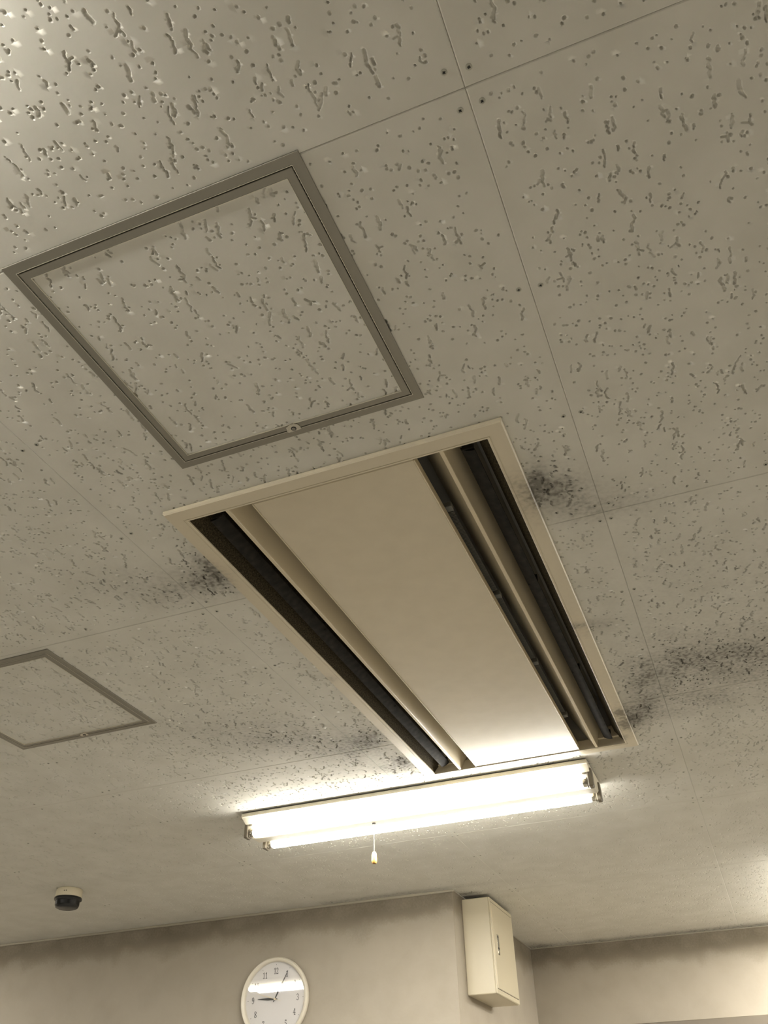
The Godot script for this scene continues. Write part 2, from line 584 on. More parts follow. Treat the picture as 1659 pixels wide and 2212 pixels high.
	M.tube = mat(Color(0.95, 0.94, 0.9), 0.4)
	M.tube.emission_enabled = true
	M.tube.emission = Color(1.0, 0.99, 0.965)
	M.tube.emission_energy_multiplier = 19.0
	M.cord = mat(Color(0.70, 0.66, 0.56), 0.7)
	M.knob = mat(Color(0.66, 0.50, 0.26), 0.35)
	M.wall = mat(Color.WHITE, 0.8, 0.0, 0.3)
	M.wall.albedo_texture = wallpaper(41)
	M.wall.heightmap_enabled = true
	M.wall.heightmap_texture = mottle(512, 0.25, Color.BLACK, Color.WHITE, 43, 2)
	M.wall.heightmap_scale = 0.03
	M.plain_wall = mat(Color(0.63, 0.605, 0.55), 0.8, 0.0, 0.3)
	M.trim = mat(Color(0.62, 0.59, 0.52), 0.5)
	M.floor = triplanar(mat(Color.WHITE, 0.6), 0.8)
	M.floor.albedo_texture = mottle(256, 0.03, Color(0.47, 0.455, 0.42), Color(0.54, 0.52, 0.485), 51)
	M.door = mat(Color(0.60, 0.565, 0.49), 0.45)
	M.door_frame = mat(Color(0.42, 0.385, 0.33), 0.45)
	M.box = mat(Color(0.74, 0.70, 0.60), 0.38)
	M.detector = mat(Color(0.82, 0.78, 0.68), 0.45)
	M.detector_dark = mat(Color(0.085, 0.09, 0.09), 0.25)
	M.clock_rim = mat(Color(0.84, 0.81, 0.74), 0.35)
	M.clock_face = mat(Color(0.83, 0.815, 0.80), 0.6)
	M.ink = mat(Color(0.09, 0.075, 0.06), 0.6)
	M.second = mat(Color(0.86, 0.80, 0.68), 0.4)
	M.glass = mat(Color(1, 1, 1, 0.05), 0.02)
	M.glass.transparency = BaseMaterial3D.TRANSPARENCY_ALPHA

# ---------------------------------------------------------------- ceiling
var openings := [[-0.862, -0.212, 1.098, 2.618], [-0.757, -0.317, 0.525, 0.973], [-1.895, -1.455, 1.452, 1.899]]

func cuts(a: float, b: float, lo: int, hi: int) -> Array:
	var out := [a, b]
	for o in openings:
		for k in [lo, hi]:
			if o[k] > a + 0.0005 and o[k] < b - 0.0005 and not out.has(o[k]):
				out.append(o[k])
	out.sort()
	return out

func open_at(x: float, f: float) -> bool:
	for o in openings:
		if x > o[0] and x < o[1] and f > o[2] and f < o[3]:
			return true
	return false

func board(parent: Node3D, col: int, row: int) -> void:
	var x0 := maxf(GX + col * PITCH, X0)
	var x1 := minf(GX + (col + 1) * PITCH, X1)
	var f0 := maxf(GF + row * PITCH, F0)
	var f1 := GF + (row + 1) * PITCH
	var how := board_look(col, row)
	var zone := 0
	var zx := GX - 2 * PITCH
	var zf := GF
	if col >= -2 and col <= 0 and row >= 0 and row <= 5:
		zone = 1 if row <= 2 else 2
		zf = GF if zone == 1 else GF + 3 * PITCH
	var uv := func(x: float, f: float) -> Vector2:
		var u := (x - GX) / PITCH - col
		var v := (f - GF) / PITCH - row
		return Vector2(1.0 - u if how[1] else u, 1.0 - v if how[2] else v)
	var uv2 := func(x: float, f: float) -> Vector2: return Vector2((x - zx) / (3 * PITCH), (f - zf) / (3 * PITCH))
	var gap := 0.0002
	var cham := EDGE - gap
	var pitted := row >= -1 and col >= -5 and col <= 1 and x0 == GX + col * PITCH and x1 == GX + (col + 1) * PITCH
	var st := begin()
	var put := func(v: Array, n: Vector3) -> void:     # v: [x, drop, f]
		var q := []
		var a := []
		var b := []
		for p in v:
			q.append(P(p[0], p[1], p[2]))
			a.append(uv.call(p[0], p[2]))
			b.append(uv2.call(p[0], p[2]))
		flat(st, q, n, a, b)
	var xs := cuts(x0 + gap + cham, x1 - gap - cham, 0, 1)
	var fs := cuts(f0 + gap + cham, f1 - gap - cham, 2, 3)
	var any := false
	for i in xs.size() - 1:
		for j in fs.size() - 1:
			var mx: float = (xs[i] + xs[i + 1]) / 2
			var mf: float = (fs[j] + fs[j + 1]) / 2
			if open_at(mx, mf):
				continue
			any = true
			if not pitted:
				put.call([[xs[i], 0.0, fs[j]], [xs[i + 1], 0.0, fs[j]], [xs[i + 1], 0.0, fs[j + 1]], [xs[i], 0.0, fs[j + 1]]], Vector3.DOWN)
			put.call([[xs[i], -0.0095, fs[j]], [xs[i + 1], -0.0095, fs[j]], [xs[i + 1], -0.0095, fs[j + 1]], [xs[i], -0.0095, fs[j + 1]]], Vector3.UP)
			# chamfers and flanks: at the board's own edge a chamfer, at a cut-out a plain flank
			for e in [[0, -1], [0, 1], [1, -1], [1, 1]]:
				var own: bool = (i == 0 if e[1] < 0 else i == xs.size() - 2) if e[0] == 0 else (j == 0 if e[1] < 0 else j == fs.size() - 2)
				var nx: float = mx
				var nf: float = mf
				if e[0] == 0:
					nx = xs[i] - 0.001 if e[1] < 0 else xs[i + 1] + 0.001
				else:
					nf = fs[j] - 0.001 if e[1] < 0 else fs[j + 1] + 0.001
				if not own and not open_at(nx, nf):
					continue
				var wide := cham if own else 0.0
				var deep := (0.0005 if e[0] == 0 else 0.0015) if own else 0.0
				if e[0] == 0:
					var at: float = xs[i] if e[1] < 0 else xs[i + 1]
					var o: float = at + e[1] * wide
					put.call([[at, 0.0, fs[j]], [at, 0.0, fs[j + 1]], [o, -deep, fs[j + 1] + (wide if j == fs.size() - 2 else 0.0)], [o, -deep, fs[j] - (wide if j == 0 else 0.0)]], Vector3(e[1], -1.4, 0).normalized() if own else Vector3(e[1], 0, 0))
					put.call([[o, -deep, fs[j] - (wide if j == 0 else 0.0)], [o, -deep, fs[j + 1] + (wide if j == fs.size() - 2 else 0.0)], [o, -0.0095, fs[j + 1]], [o, -0.0095, fs[j]]], Vector3(e[1], 0, 0))
				else:
					var at: float = fs[j] if e[1] < 0 else fs[j + 1]
					var o: float = at + e[1] * wide
					put.call([[xs[i], 0.0, at], [xs[i + 1], 0.0, at], [xs[i + 1] + (wide if i == xs.size() - 2 else 0.0), -deep, o], [xs[i] - (wide if i == 0 else 0.0), -deep, o]], Vector3(0, -1.4, -e[1]).normalized() if own else Vector3(0, 0, -e[1]))
					put.call([[xs[i] - (wide if i == 0 else 0.0), -deep, o], [xs[i + 1] + (wide if i == xs.size() - 2 else 0.0), -deep, o], [xs[i + 1], -0.0095, o], [xs[i], -0.0095, o]], Vector3(0, 0, -e[1]))
	if not any:
		return
	st.generate_tangents()
	var skin: Material = M["board%d%d" % [how[0], zone]]
	var plate := obj("ceiling_board", st.commit(), skin, parent)
	if pitted:
		var least := 1 if row <= 0 else 2
		var key := "%d%d" % [how[0], least] if row <= 2 else "far"
		var cut := col == -1 and row >= 0 and row <= 2 or col == -2 and row == 1
		var face := obj("pitted_face", face_mesh(faces[key], col, row, how[1], zx, zf) if zone or cut else whole[key], skin, plate, P(GX + (col + (1 if how[1] else 0)) * PITCH, 0.0, GF + (row + (1 if how[1] else 0)) * PITCH))
		face.rotation.y = PI if how[1] else 0.0
	# screws: beside the joints, and a few in the middle rows
	if x1 < -3.4 or x0 > 1.0 or f0 < -0.5:
		return
	for i in 4:
		for j in 4:
			var x: float = GX + col * PITCH + [0.0145, 0.303, 0.607, PITCH - 0.0145][i]
			var f: float = GF + row * PITCH + [0.022, 0.316, 0.607, PITCH - 0.026][j]
			if (i == 1 or i == 2) and rng.randf() > 0.3:
				continue
			x += rng.randf_range(-0.004, 0.004)
			f += rng.randf_range(-0.005, 0.005)
			if x < x0 + 0.01 or x > x1 - 0.01 or f < f0 + 0.01 or f > f1 - 0.01 or (x < CORNER + 0.02 and f > FRONT - 0.03):
				continue
			var free := true
			for o in openings:
				if x > o[0] - 0.03 and x < o[1] + 0.03 and f > o[2] - 0.03 and f < o[3] + 0.03:
					free = false
			if free:
				screw_spots.append([x, f])

func make_ceiling() -> void:
	var c := structure("ceiling", "grey-white pitted gypsum board ceiling with soot around the air outlets", "ceiling")
	for col in range(-7, 4):
		for row in range(-5, 6):
			if GX + (col + 1) * PITCH <= X0 or GX + col * PITCH >= X1 or GF + (row + 1) * PITCH <= F0 or GF + row * PITCH >= FAR or (GX + (col + 1) * PITCH < CORNER and GF + row * PITCH > FRONT):
				continue
			board(c, col, row)
	var head := lathe_mesh([[0.0042, 0.0002], [0.0042, -0.0006], [0.0034, -0.0011], [0.0019, -0.0011], [0.0012, -0.0004], [0.0, -0.0004]], 14)
	var st := begin()
	bevel(st, Vector3(-0.0021, -0.0013, -0.0005), Vector3(0.0021, -0.0007, 0.0005), 0.0001)
	bevel(st, Vector3(-0.0005, -0.00135, -0.0021), Vector3(0.0005, -0.0007, 0.0021), 0.0001)
	var cross := st.commit()
	for s in screw_spots:
		var o := obj("screw", head, M.screw, c, P(s[0], 0.0, s[1]))
		o.rotation.y = rng.randf_range(0, PI)
		obj("cross_recess", cross, M.black, o)
	var slab := begin()
	bevel(slab, Vector3(X0 - 0.2, CEIL + 0.45, -FAR - 0.3), Vector3(X1 + 0.2, CEIL + 0.57, -F0 + 0.2), 0.01)
	obj("ceiling_slab", slab.commit(), M.dark, c)

# ---------------------------------------------------------------- walls
func wall(called: String, label: String, a: Vector2, b: Vector2, inside: Vector2, m: Material) -> Node3D:
	var w := structure(called, label, "wall")
	var st := begin()
	var top := CEIL + 0.46
	var n := Vector3(inside.x, 0, -inside.y)
	var k := a.distance_to(b) / 2.6
	flat(st, [Vector3(a.x, 0, -a.y), Vector3(b.x, 0, -b.y), Vector3(b.x, CEIL, -b.y), Vector3(a.x, CEIL, -a.y)], n, [Vector2(0, 1), Vector2(k, 1), Vector2(k, 0), Vector2(0, 0)])
	flat(st, [Vector3(a.x, CEIL, -a.y), Vector3(b.x, CEIL, -b.y), Vector3(b.x, top, -b.y), Vector3(a.x, top, -a.y)], n, [Vector2(0, 0.01), Vector2(k, 0.01), Vector2(k, 0), Vector2(0, 0)])
	var t := -n * 0.12
	flat(st, [Vector3(a.x, 0, -a.y) + t, Vector3(b.x, 0, -b.y) + t, Vector3(b.x, top, -b.y) + t, Vector3(a.x, top, -a.y) + t], -n, [Vector2(0, 1), Vector2(k, 1), Vector2(k, 0), Vector2(0, 0)])
	flat(st, [Vector3(a.x, top, -a.y), Vector3(b.x, top, -b.y), Vector3(b.x, top, -b.y) + t, Vector3(a.x, top, -a.y) + t], Vector3.UP, [Vector2(), Vector2(), Vector2(), Vector2()])
	for q in [a, b]:
		flat(st, [Vector3(q.x, 0, -q.y), Vector3(q.x, top, -q.y), Vector3(q.x, top, -q.y) + t, Vector3(q.x, 0, -q.y) + t], Vector3((q - (a + b) / 2).x, 0, -(q - (a + b) / 2).y).normalized(), [Vector2(), Vector2(), Vector2(), Vector2()])
	st.generate_tangents()
	obj("wall_face", st.commit(), m, w)
	return w

func make_room() -> void:
	var fl := structure("floor", "plain grey-beige office floor", "floor")
	obj("floor_slab", box_mesh(Vector3(X0 - 0.2, -0.12, -FAR - 0.3), Vector3(X1 + 0.2, 0, -F0 + 0.2), 0.005), M.floor, fl)
	wall("wall_front", "cream papered wall behind the clock, grimy under the ceiling", Vector2(X0, FRONT), Vector2(CORNER - 0.001, FRONT), Vector2(0, -1), M.wall)
	wall("wall_recess", "narrow cream side wall that carries the breaker box", Vector2(CORNER, FRONT + 0.0012), Vector2(CORNER, FAR), Vector2(1, 0), M.wall)
	wall("wall_far", "cream end wall of the recess above the door", Vector2(CORNER, FAR), Vector2(X1, FAR), Vector2(0, -1), M.wall)
	wall("wall_left", "plain cream wall beside the clock wall", Vector2(X0, F0), Vector2(X0, FRONT), Vector2(1, 0), M.plain_wall)
	wall("wall_right", "plain cream wall beyond the recess", Vector2(X1, F0), Vector2(X1, FAR), Vector2(-1, 0), M.plain_wall)
	wall("wall_back", "plain cream wall facing the clock wall", Vector2(X0, F0), Vector2(X1, F0), Vector2(0, 1), M.plain_wall)
	# slim ceiling trims
	var spec := [["trim_1", "slim grey trim between clock wall and ceiling", P(X0, 0.0, FRONT), P(CORNER + 0.008, 0.011, FRONT - 0.008)],
		["trim_2", "slim trim between breaker box wall and ceiling", P(CORNER, 0.0, FRONT), P(CORNER + 0.006, 0.006, FAR)],
		["trim_3", "slim cream trim between end wall and ceiling", P(CORNER, 0.0, FAR), P(X1, 0.006, FAR - 0.006)]]
	for s in spec:
		var t := structure(s[0], s[1], "trim")
		obj("moulding", box_mesh((s[2] as Vector3).min(s[3]), (s[2] as Vector3).max(s[3]), 0.002), M.trim if s[0] == "trim_1" else M.plain_wall, t)
	# the door in the end wall: only its head shows
	var d := structure("door_1", "grey-brown steel door frame in the end wall of the recess", "door")
	var xl := -0.80
	var xr := 0.14
	var top := EYE + 0.617
	var z := -FAR
	obj("door_head", box_mesh(Vector3(xl, top - 0.045, z - 0.02), Vector3(xr, top, z + 0.028), 0.003), M.door_frame, d)
	for x in [xl, xr - 0.045]:
		obj("door_jamb", box_mesh(Vector3(x, 0, z - 0.02), Vector3(x + 0.045, top - 0.045, z + 0.028), 0.003), M.door_frame, d)
	obj("door_stop", box_mesh(Vector3(xl + 0.045, top - 0.06, z - 0.02), Vector3(xr - 0.045, top - 0.045, z + 0.012), 0.002), M.dark, d)
	var leaf := obj("door_leaf", box_mesh(Vector3(xl + 0.048, 0.008, z - 0.02), Vector3(xr - 0.048, top - 0.062, z + 0.01), 0.003), M.door, d)
	obj("door_handle", lathe_mesh([[0.0, 0.0], [0.026, 0.0], [0.028, 0.006], [0.012, 0.012], [0.012, 0.04], [0.024, 0.05], [0.026, 0.062], [0.018, 0.07], [0.0, 0.072]], 20, 2), M.chrome, leaf, Vector3(xl + 0.12, 1.0, z + 0.01))

# ---------------------------------------------------------------- air conditioner
func make_cassette() -> void:
	var r := [-0.877, -0.195, 1.0836, 2.634]
	var t := thing("air_conditioner", Vector3(-0.536, CEIL, -1.858))
	tag(t, "beige two-way ceiling cassette air conditioner with long sooty outlet slots", "air conditioner")
	var c := -0.536
	var ia := 0.306                  # half width of the opening
	var n0 := 1.1195
	var n1 := 2.605
	var off := -t.position
	# four mitred rails of the frame; they carry the soot map through their second uv
	var prof := [[0.002, -0.001], [0.0, 0.001], [0.0, 0.0075], [0.0022, 0.0102], [0.0285, 0.0102], [0.0293, 0.0092], [0.0305, 0.0092], [0.0313, 0.0102], [0.0348, 0.0102], [0.0358, 0.0092], [0.0358, -0.02]]
	for side in 4:
		var st := begin()
		rail(st, r, side, prof)
		var mesh := with_map(st.commit(), off)
		obj("frame_rail", mesh, M.frame, t)
	# the suction panel in the middle
	var st := begin()
	bevel(st, P(c - 0.1648, 0.0075, n0 + 0.004), P(c + 0.1648, -0.004, n1 - 0.0035), 0.0016)
	var panel := obj("suction_panel", st.commit(), M.panel, t, off)
	for s in [-1.0, 1.0]:
		obj("panel_lip", box_mesh(P(c + s * 0.1640, 0.0086, n0 + 0.004), P(c + s * 0.1668, -0.010, n1 - 0.0035), 0.0008), M.panel_edge, panel)
	for s in [-1.0, 1.0]:
		var X := func(a: float) -> float: return c + s * a
		# partition between outlet and suction: a narrow bottom rib with a face to either side
		st = begin()
		carry(st, [[X.call(0.2235), 0.006], [X.call(0.2225), 0.0085], [X.call(0.2155), 0.0085]], n0, n1, -s, false, true)
		var part := obj("partition_rib", st.commit(), M.panel_edge, t, off)
		st = begin()
		carry(st, [[X.call(0.2155), 0.0085], [X.call(0.2145), 0.0072], [X.call(0.2135), 0.0045], [X.call(0.186), -0.045], [X.call(0.153), -0.105], [X.call(0.153), -0.158]], n0, n1, -s, false, true)
		obj("suction_cheek", st.commit(), M.panel_edge, part)
		st = begin()
		carry(st, [[X.call(0.2235), 0.006], [X.call(0.2240), 0.0005], [X.call(0.230), -0.022], [X.call(0.240), -0.060], [X.call(0.244), -0.158]], n0, n1, s, false, true)
		obj("outlet_cheek", st.commit(), M.panel_edge, part)
		# the swing flap
		st = begin()
		var outer := [[X.call(0.2475), -0.0125], [X.call(0.251), -0.0085], [X.call(0.257), -0.0045], [X.call(0.263), -0.002], [X.call(0.269), -0.0010], [X.call(0.2735), -0.0015]]
		var inner := []
		for q in outer:
			inner.push_front([q[0], q[1] - 0.0035])
		carry(st, outer + inner + [outer[0]], n0 + 0.03, n1 - 0.03, s, false, true, false)
		var flap := obj("swing_flap", st.commit(), M.flap, t, off)
		for f in [n0 + 0.03, n0 + 0.52, n1 - 0.5, n1 - 0.035]:
			obj("flap_bracket", box_mesh(P(X.call(0.25), -0.006, f - 0.002), P(X.call(0.272), -0.03, f + 0.003), 0.001), M.flap, flap)
		# foam lining of the outer wall
		st = begin()
		carry(st, [[X.call(0.306), 0.008], [X.call(0.3035), 0.0], [X.call(0.292), -0.013], [X.call(0.281), -0.030], [X.call(0.279), -0.1]], n0, n1, -s, false, true)
		obj("foam_lining", st.commit(), M.foam, t, off)
		# blocks that close both ends of the outlet
		for e in [[n0, n0 + 0.022], [n1 - 0.014, n1]]:
			obj("end_block", box_mesh(P(X.call(0.2225), -0.014, e[0]), P(X.call(0.306), -0.05, e[1]), 0.002), M.panel_edge, t, off)
	# the filter behind the suction panel: a frame with fine ribs, in three bays
	st = begin()
	for bay in 3:
		var f0 := n0 + 0.22 + bay * 0.36
		var f1 := f0 + 0.335
		for k in 70:
			var f := f0 + 0.008 + k * (f1 - f0 - 0.016) / 69.0
			bevel(st, P(c - 0.172, -0.030, f - 0.0009), P(c + 0.172, -0.033, f + 0.0009), 0.0003)
	var filt := obj("filter", st.commit(), M.filter, t, off)
	for bay in 4:
		var f := n0 + 0.22 + bay * 0.36 - 0.0125
		obj("filter_bar", box_mesh(P(c - 0.175, -0.024, f - 0.009), P(c + 0.175, -0.036, f + 0.009), 0.001), M.filter, filt)
	# the dark housing above
	st = begin()
	for s in [-1.0, 1.0]:
		flat(st, [P(c + s * 0.318, -0.0, n0 - 0.012), P(c + s * 0.318, -0.0, n1 + 0.012), P(c + s * 0.318, -0.16, n1 + 0.012), P(c + s * 0.318, -0.16, n0 - 0.012)], Vector3(-s, 0, 0))
		flat(st, [P(c + s * 0.33, -0.0, n0 - 0.024), P(c + s * 0.33, -0.0, n1 + 0.024), P(c + s * 0.33, -0.17, n1 + 0.024), P(c + s * 0.33, -0.17, n0 - 0.024)], Vector3(s, 0, 0))
		var fe := n0 - 0.001 if s < 0 else n1 + 0.001
		flat(st, [P(c - 0.318, 0.004, fe), P(c + 0.318, 0.004, fe), P(c + 0.318, -0.16, fe), P(c - 0.318, -0.16, fe)], Vector3(0, 0, s))
	flat(st, [P(c - 0.318, -0.16, n0 - 0.012), P(c + 0.318, -0.16, n0 - 0.012), P(c + 0.318, -0.16, n1 + 0.012), P(c - 0.318, -0.16, n1 + 0.012)], Vector3.DOWN)
	flat(st, [P(c - 0.33, -0.17, n0 - 0.024), P(c + 0.33, -0.17, n0 - 0.024), P(c + 0.33, -0.17, n1 + 0.024), P(c - 0.33, -0.17, n1 + 0.024)], Vector3.UP)
	obj("housing", st.commit(), M.steel, t, off)

# give a mesh built in place the second uv of the soot map, and move it by off
func with_map(mesh: ArrayMesh, off: Vector3) -> ArrayMesh:
	var a := mesh.surface_get_arrays(0)
	var v: PackedVector3Array = a[Mesh.ARRAY_VERTEX]
	var uv2 := PackedVector2Array()
	for i in v.size():
		uv2.append(Vector2((v[i].x - GX + 2 * PITCH) / (3 * PITCH), (-v[i].z - GF) / (3 * PITCH)))
		v[i] += off
	a[Mesh.ARRAY_VERTEX] = v
	a[Mesh.ARRAY_TEX_UV2] = uv2
	a[Mesh.ARRAY_TEX_UV] = uv2
	var out := ArrayMesh.new()
	out.add_surface_from_arrays(Mesh.PRIMITIVE_TRIANGLES, a)
	return out

# ---------------------------------------------------------------- inspection hatches
func make_hatch(r: Array, label: String, how: int) -> void:
	var t := thing("inspection_hatch", P((r[0] + r[1]) / 2, 0.0, (r[2] + r[3]) / 2))
	tag(t, label, "hatch", "inspection hatches")
	var off := -t.position
	for side in 4:
		var st := begin()
		rail(st, r, side, [[0.0, -0.002], [0.0, 0.0022], [0.0006, 0.0028], [0.0142, 0.0028], [0.0148, 0.0022], [0.0148, -0.014]])
		var o := obj("outer_frame_rail", st.commit(), M.aluminium, t, off)
		st = begin()
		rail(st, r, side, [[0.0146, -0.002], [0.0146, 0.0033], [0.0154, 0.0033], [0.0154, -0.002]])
		obj("lit_edge", st.commit(), M.lit_lip, o)  # lip of the same frame, its highlight put into the colour
	for side in 4:
		var st := begin()
		rail(st, r, side, [[0.0172, -0.014], [0.0172, 0.0024], [0.0178, 0.0030], [0.0288, 0.0030], [0.0294, 0.0024]])
		var o := obj("inner_frame_rail", st.commit(), M.aluminium, t, off)
		st = begin()
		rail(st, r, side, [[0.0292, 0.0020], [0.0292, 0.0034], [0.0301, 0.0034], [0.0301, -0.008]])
		obj("lit_edge", st.commit(), M.lit_lip, o)  # again a lip with its highlight in the colour
	# the piece of ceiling board it carries
	var a := [r[0] + 0.0195, r[1] - 0.0195, r[2] + 0.0195, r[3] - 0.0195]
	var st := begin()
	var zero := [Vector2.ZERO, Vector2.RIGHT, Vector2.ONE, Vector2.DOWN]
	for k in [[0, -1], [1, -1], [0, 1], [1, 1]]:            # plain flanks and back
		if k[0] == 0:
			var x: float = a[0] if k[1] < 0 else a[1]
			flat(st, [P(x, 0.0012, a[2]), P(x, 0.0012, a[3]), P(x, -0.0083, a[3]), P(x, -0.0083, a[2])], Vector3(k[1], 0, 0), zero)
		else:
			var f: float = a[2] if k[1] < 0 else a[3]
			flat(st, [P(a[0], 0.0012, f), P(a[1], 0.0012, f), P(a[1], -0.0083, f), P(a[0], -0.0083, f)], Vector3(0, 0, -k[1]), zero)
	flat(st, [P(a[0], -0.0083, a[2]), P(a[1], -0.0083, a[2]), P(a[1], -0.0083, a[3]), P(a[0], -0.0083, a[3])], Vector3.UP, zero)
	st.generate_tangents()
	var panel := obj("board_panel", st.commit(), M.board00, t, off)
	# its pitted side: a window out of a whole board's face
	var src: Dictionary = faces["%d1" % (1 - how)] if how == 0 else faces["%d2" % (1 - how)]
	var v: PackedVector3Array = src.v
	var x_from := 0.22 + 0.14 * how
	var f_from := 0.31 - 0.1 * how
	var wide: float = a[1] - a[0]
	var long: float = a[3] - a[2]
	var inside := PackedByteArray()
	inside.resize(v.size())
	for i in v.size():
		inside[i] = 1 if v[i].x > x_from - 0.001 and v[i].x < x_from + wide + 0.001 and -v[i].z > f_from - 0.001 and -v[i].z < f_from + long + 0.001 else 0
	var keep := PackedInt32Array()
	var all: PackedInt32Array = src.i
	for q in range(0, all.size(), 3):
		if inside[all[q]] and inside[all[q + 1]] and inside[all[q + 2]]:
			keep.append_array(all.slice(q, q + 3))
	obj("pitted_face", arrays_mesh(v, src.n, src.uv, PackedVector2Array(), keep), M.board00, panel, P(a[0] - x_from, 0.0012, a[2] - f_from))
	# the latch in the middle of the far rail
	var x: float = (r[0] + r[1]) / 2 + 0.001
	var f: float = r[3] - 0.0215
	st = begin()
	var outline := []
	for k in [[-0.0135, 0.006], [-0.011, -0.0055], [-0.003, -0.0085], [0.004, -0.009], [0.011, -0.006], [0.0135, 0.002], [0.0125, 0.0075], [-0.012, 0.0085]]:
		outline.append([x + k[0], f + k[1]])
	var low := []
	for q in outline:
		low.append(P(q[0], 0.0046, q[1]))
	flat(st, low, Vector3.DOWN)
	for i in outline.size():
		var q: Array = outline[i]
		var w: Array = outline[(i + 1) % outline.size()]
		flat(st, [P(q[0], 0.0046, q[1]), P(w[0], 0.0046, w[1]), P(w[0], 0.002, w[1]), P(q[0], 0.002, q[1])], Vector3((q[0] + w[0]) / 2 - x, 0, f - (q[1] + w[1]) / 2).normalized())
	var latch := obj("latch", st.commit(), M.chrome, t, off)
	st = begin()
	lathe(st, [[0.0047, 0.0], [0.0047, -0.0004], [0.0036, -0.0004], [0.0036, 0.0003], [0.0, 0.0003]], 20)
	obj("latch_ring", st.commit(), M.black, latch, P(x + 0.0005, 0.0047, f + 0.002))
	st = begin()
	lathe(st, [[0.0034, 0.0], [0.0033, -0.0008], [0.0, -0.0009]], 20)
	bevel(st, Vector3(-0.0032, -0.0013, -0.0004), Vector3(0.0032, -0.0007, 0.0004), 0.0001)
	obj("latch_screw", st.commit(), M.aluminium, latch, P(x + 0.0005, 0.0047, f + 0.002))

# ---------------------------------------------------------------- fluorescent lamps
# built round its own middle: x along the tubes, y up from the ceiling, z towards the viewer's end of the room
func make_lamp() -> Node3D:
	var t := thing("fluorescent_lamp", Vector3(0, CEIL, 0))
	var half := 0.6165
	var at := Vector3(0, -CEIL, 0)
	var prof := [[-0.118, 0.004], [-0.118, 0.0165], [-0.114, 0.0175], [-0.027, 0.065], [-0.023, 0.0665], [0.023, 0.0665], [0.027, 0.065], [0.114, 0.0175], [0.118, 0.0165], [0.118, 0.004]]
	var st := begin()
	carry(st, prof, -half, half, -1.0, true, false, true)
	var body := obj("lamp_body", st.commit(), M.lamp_white, t, at)
	obj("mounting_plate", box_mesh(P(-half + 0.02, -0.0, -0.10), P(half - 0.02, 0.005, 0.10), 0.001), M.dark, body)
	for s in [-1.0, 1.0]:
		obj("body_screw", lathe_mesh([[0.006, 0.0], [0.0055, -0.002], [0.0, -0.003]], 16), M.screw, body, P(s * (half - 0.075), 0.036, -0.072))
		obj("body_screw", lathe_mesh([[0.006, 0.0], [0.0055, -0.002], [0.0, -0.003]], 16), M.screw, body, P(s * (half - 0.075), 0.036, 0.072))
	for z in [-0.070, 0.070]:
		st = begin()
		lathe(st, [[0.0, -0.589], [0.0125, -0.589], [0.0158, -0.583], [0.0160, -0.575], [0.0160, 0.575], [0.0158, 0.583], [0.0125, 0.589], [0.0, 0.589]], 24, 0, P(0, 0.062, z))
		obj("fluorescent_tube", st.commit(), M.tube, t, at)
		for s in [-1.0, 1.0]:
			st = begin()
			lathe(st, [[0.0, s * 0.588], [0.0128, s * 0.588], [0.0132, s * 0.590], [0.0132, s * 0.598], [0.012, s * 0.600], [0.0, s * 0.600]], 20, 0, P(0, 0.062, z))
			lathe(st, [[0.0012, s * 0.599], [0.0012, s * 0.607]], 8, 0, P(0, 0.062, z - 0.006))
			lathe(st, [[0.0012, s * 0.599], [0.0012, s * 0.607]], 8, 0, P(0, 0.062, z + 0.006))
			obj("tube_cap", st.commit(), M.chrome, t, at)
			st = begin()
			bevel(st, P(s * 0.606, 0.020, z - 0.015), P(s * 0.622, 0.079, z + 0.015), 0.003)
			bevel(st, P(s * 0.600, 0.049, z - 0.011), P(s * 0.608, 0.076, z + 0.011), 0.002)
			bevel(st, P(s * 0.590, 0.026, z - 0.014), P(s * 0.608, 0.038, z + 0.014), 0.002)
			obj("lamp_holder", st.commit(), M.socket, t, at)
		var l := AreaLight3D.new()
		l.name = "tube_light"
		l.area_size = Vector2(1.16, 0.03)
		l.light_color = M.tube.emission
		l.light_energy = 0.9
		l.shadow_enabled = true
		l.area_range = 16.0
		t.add_child(l, true)
		l.position = Vector3(0, -0.0795, -z)
		l.rotation.x = -PI / 2
	# the pull switch
	var cord := obj("pull_cord", lathe_mesh([[0.0, 0.0], [0.0011, 0.0], [0.0011, -0.098], [0.0, -0.098]], 8), M.cord, t, Vector3(-0.155, -0.066, 0.004))
	obj("cord_ring", lathe_mesh([[0.006, 0.001], [0.006, -0.003], [0.003, -0.003], [0.003, 0.0]], 16), M.dark, cord)
	obj("cord_knob", lathe_mesh([[0.0, 0.0], [0.005, -0.001], [0.0082, -0.008], [0.0088, -0.018], [0.0092, -0.028], [0.0085, -0.036], [0.0062, -0.039], [0.0052, -0.036], [0.0, -0.034]], 20), M.knob, cord, Vector3(0, -0.096, 0))
	return t

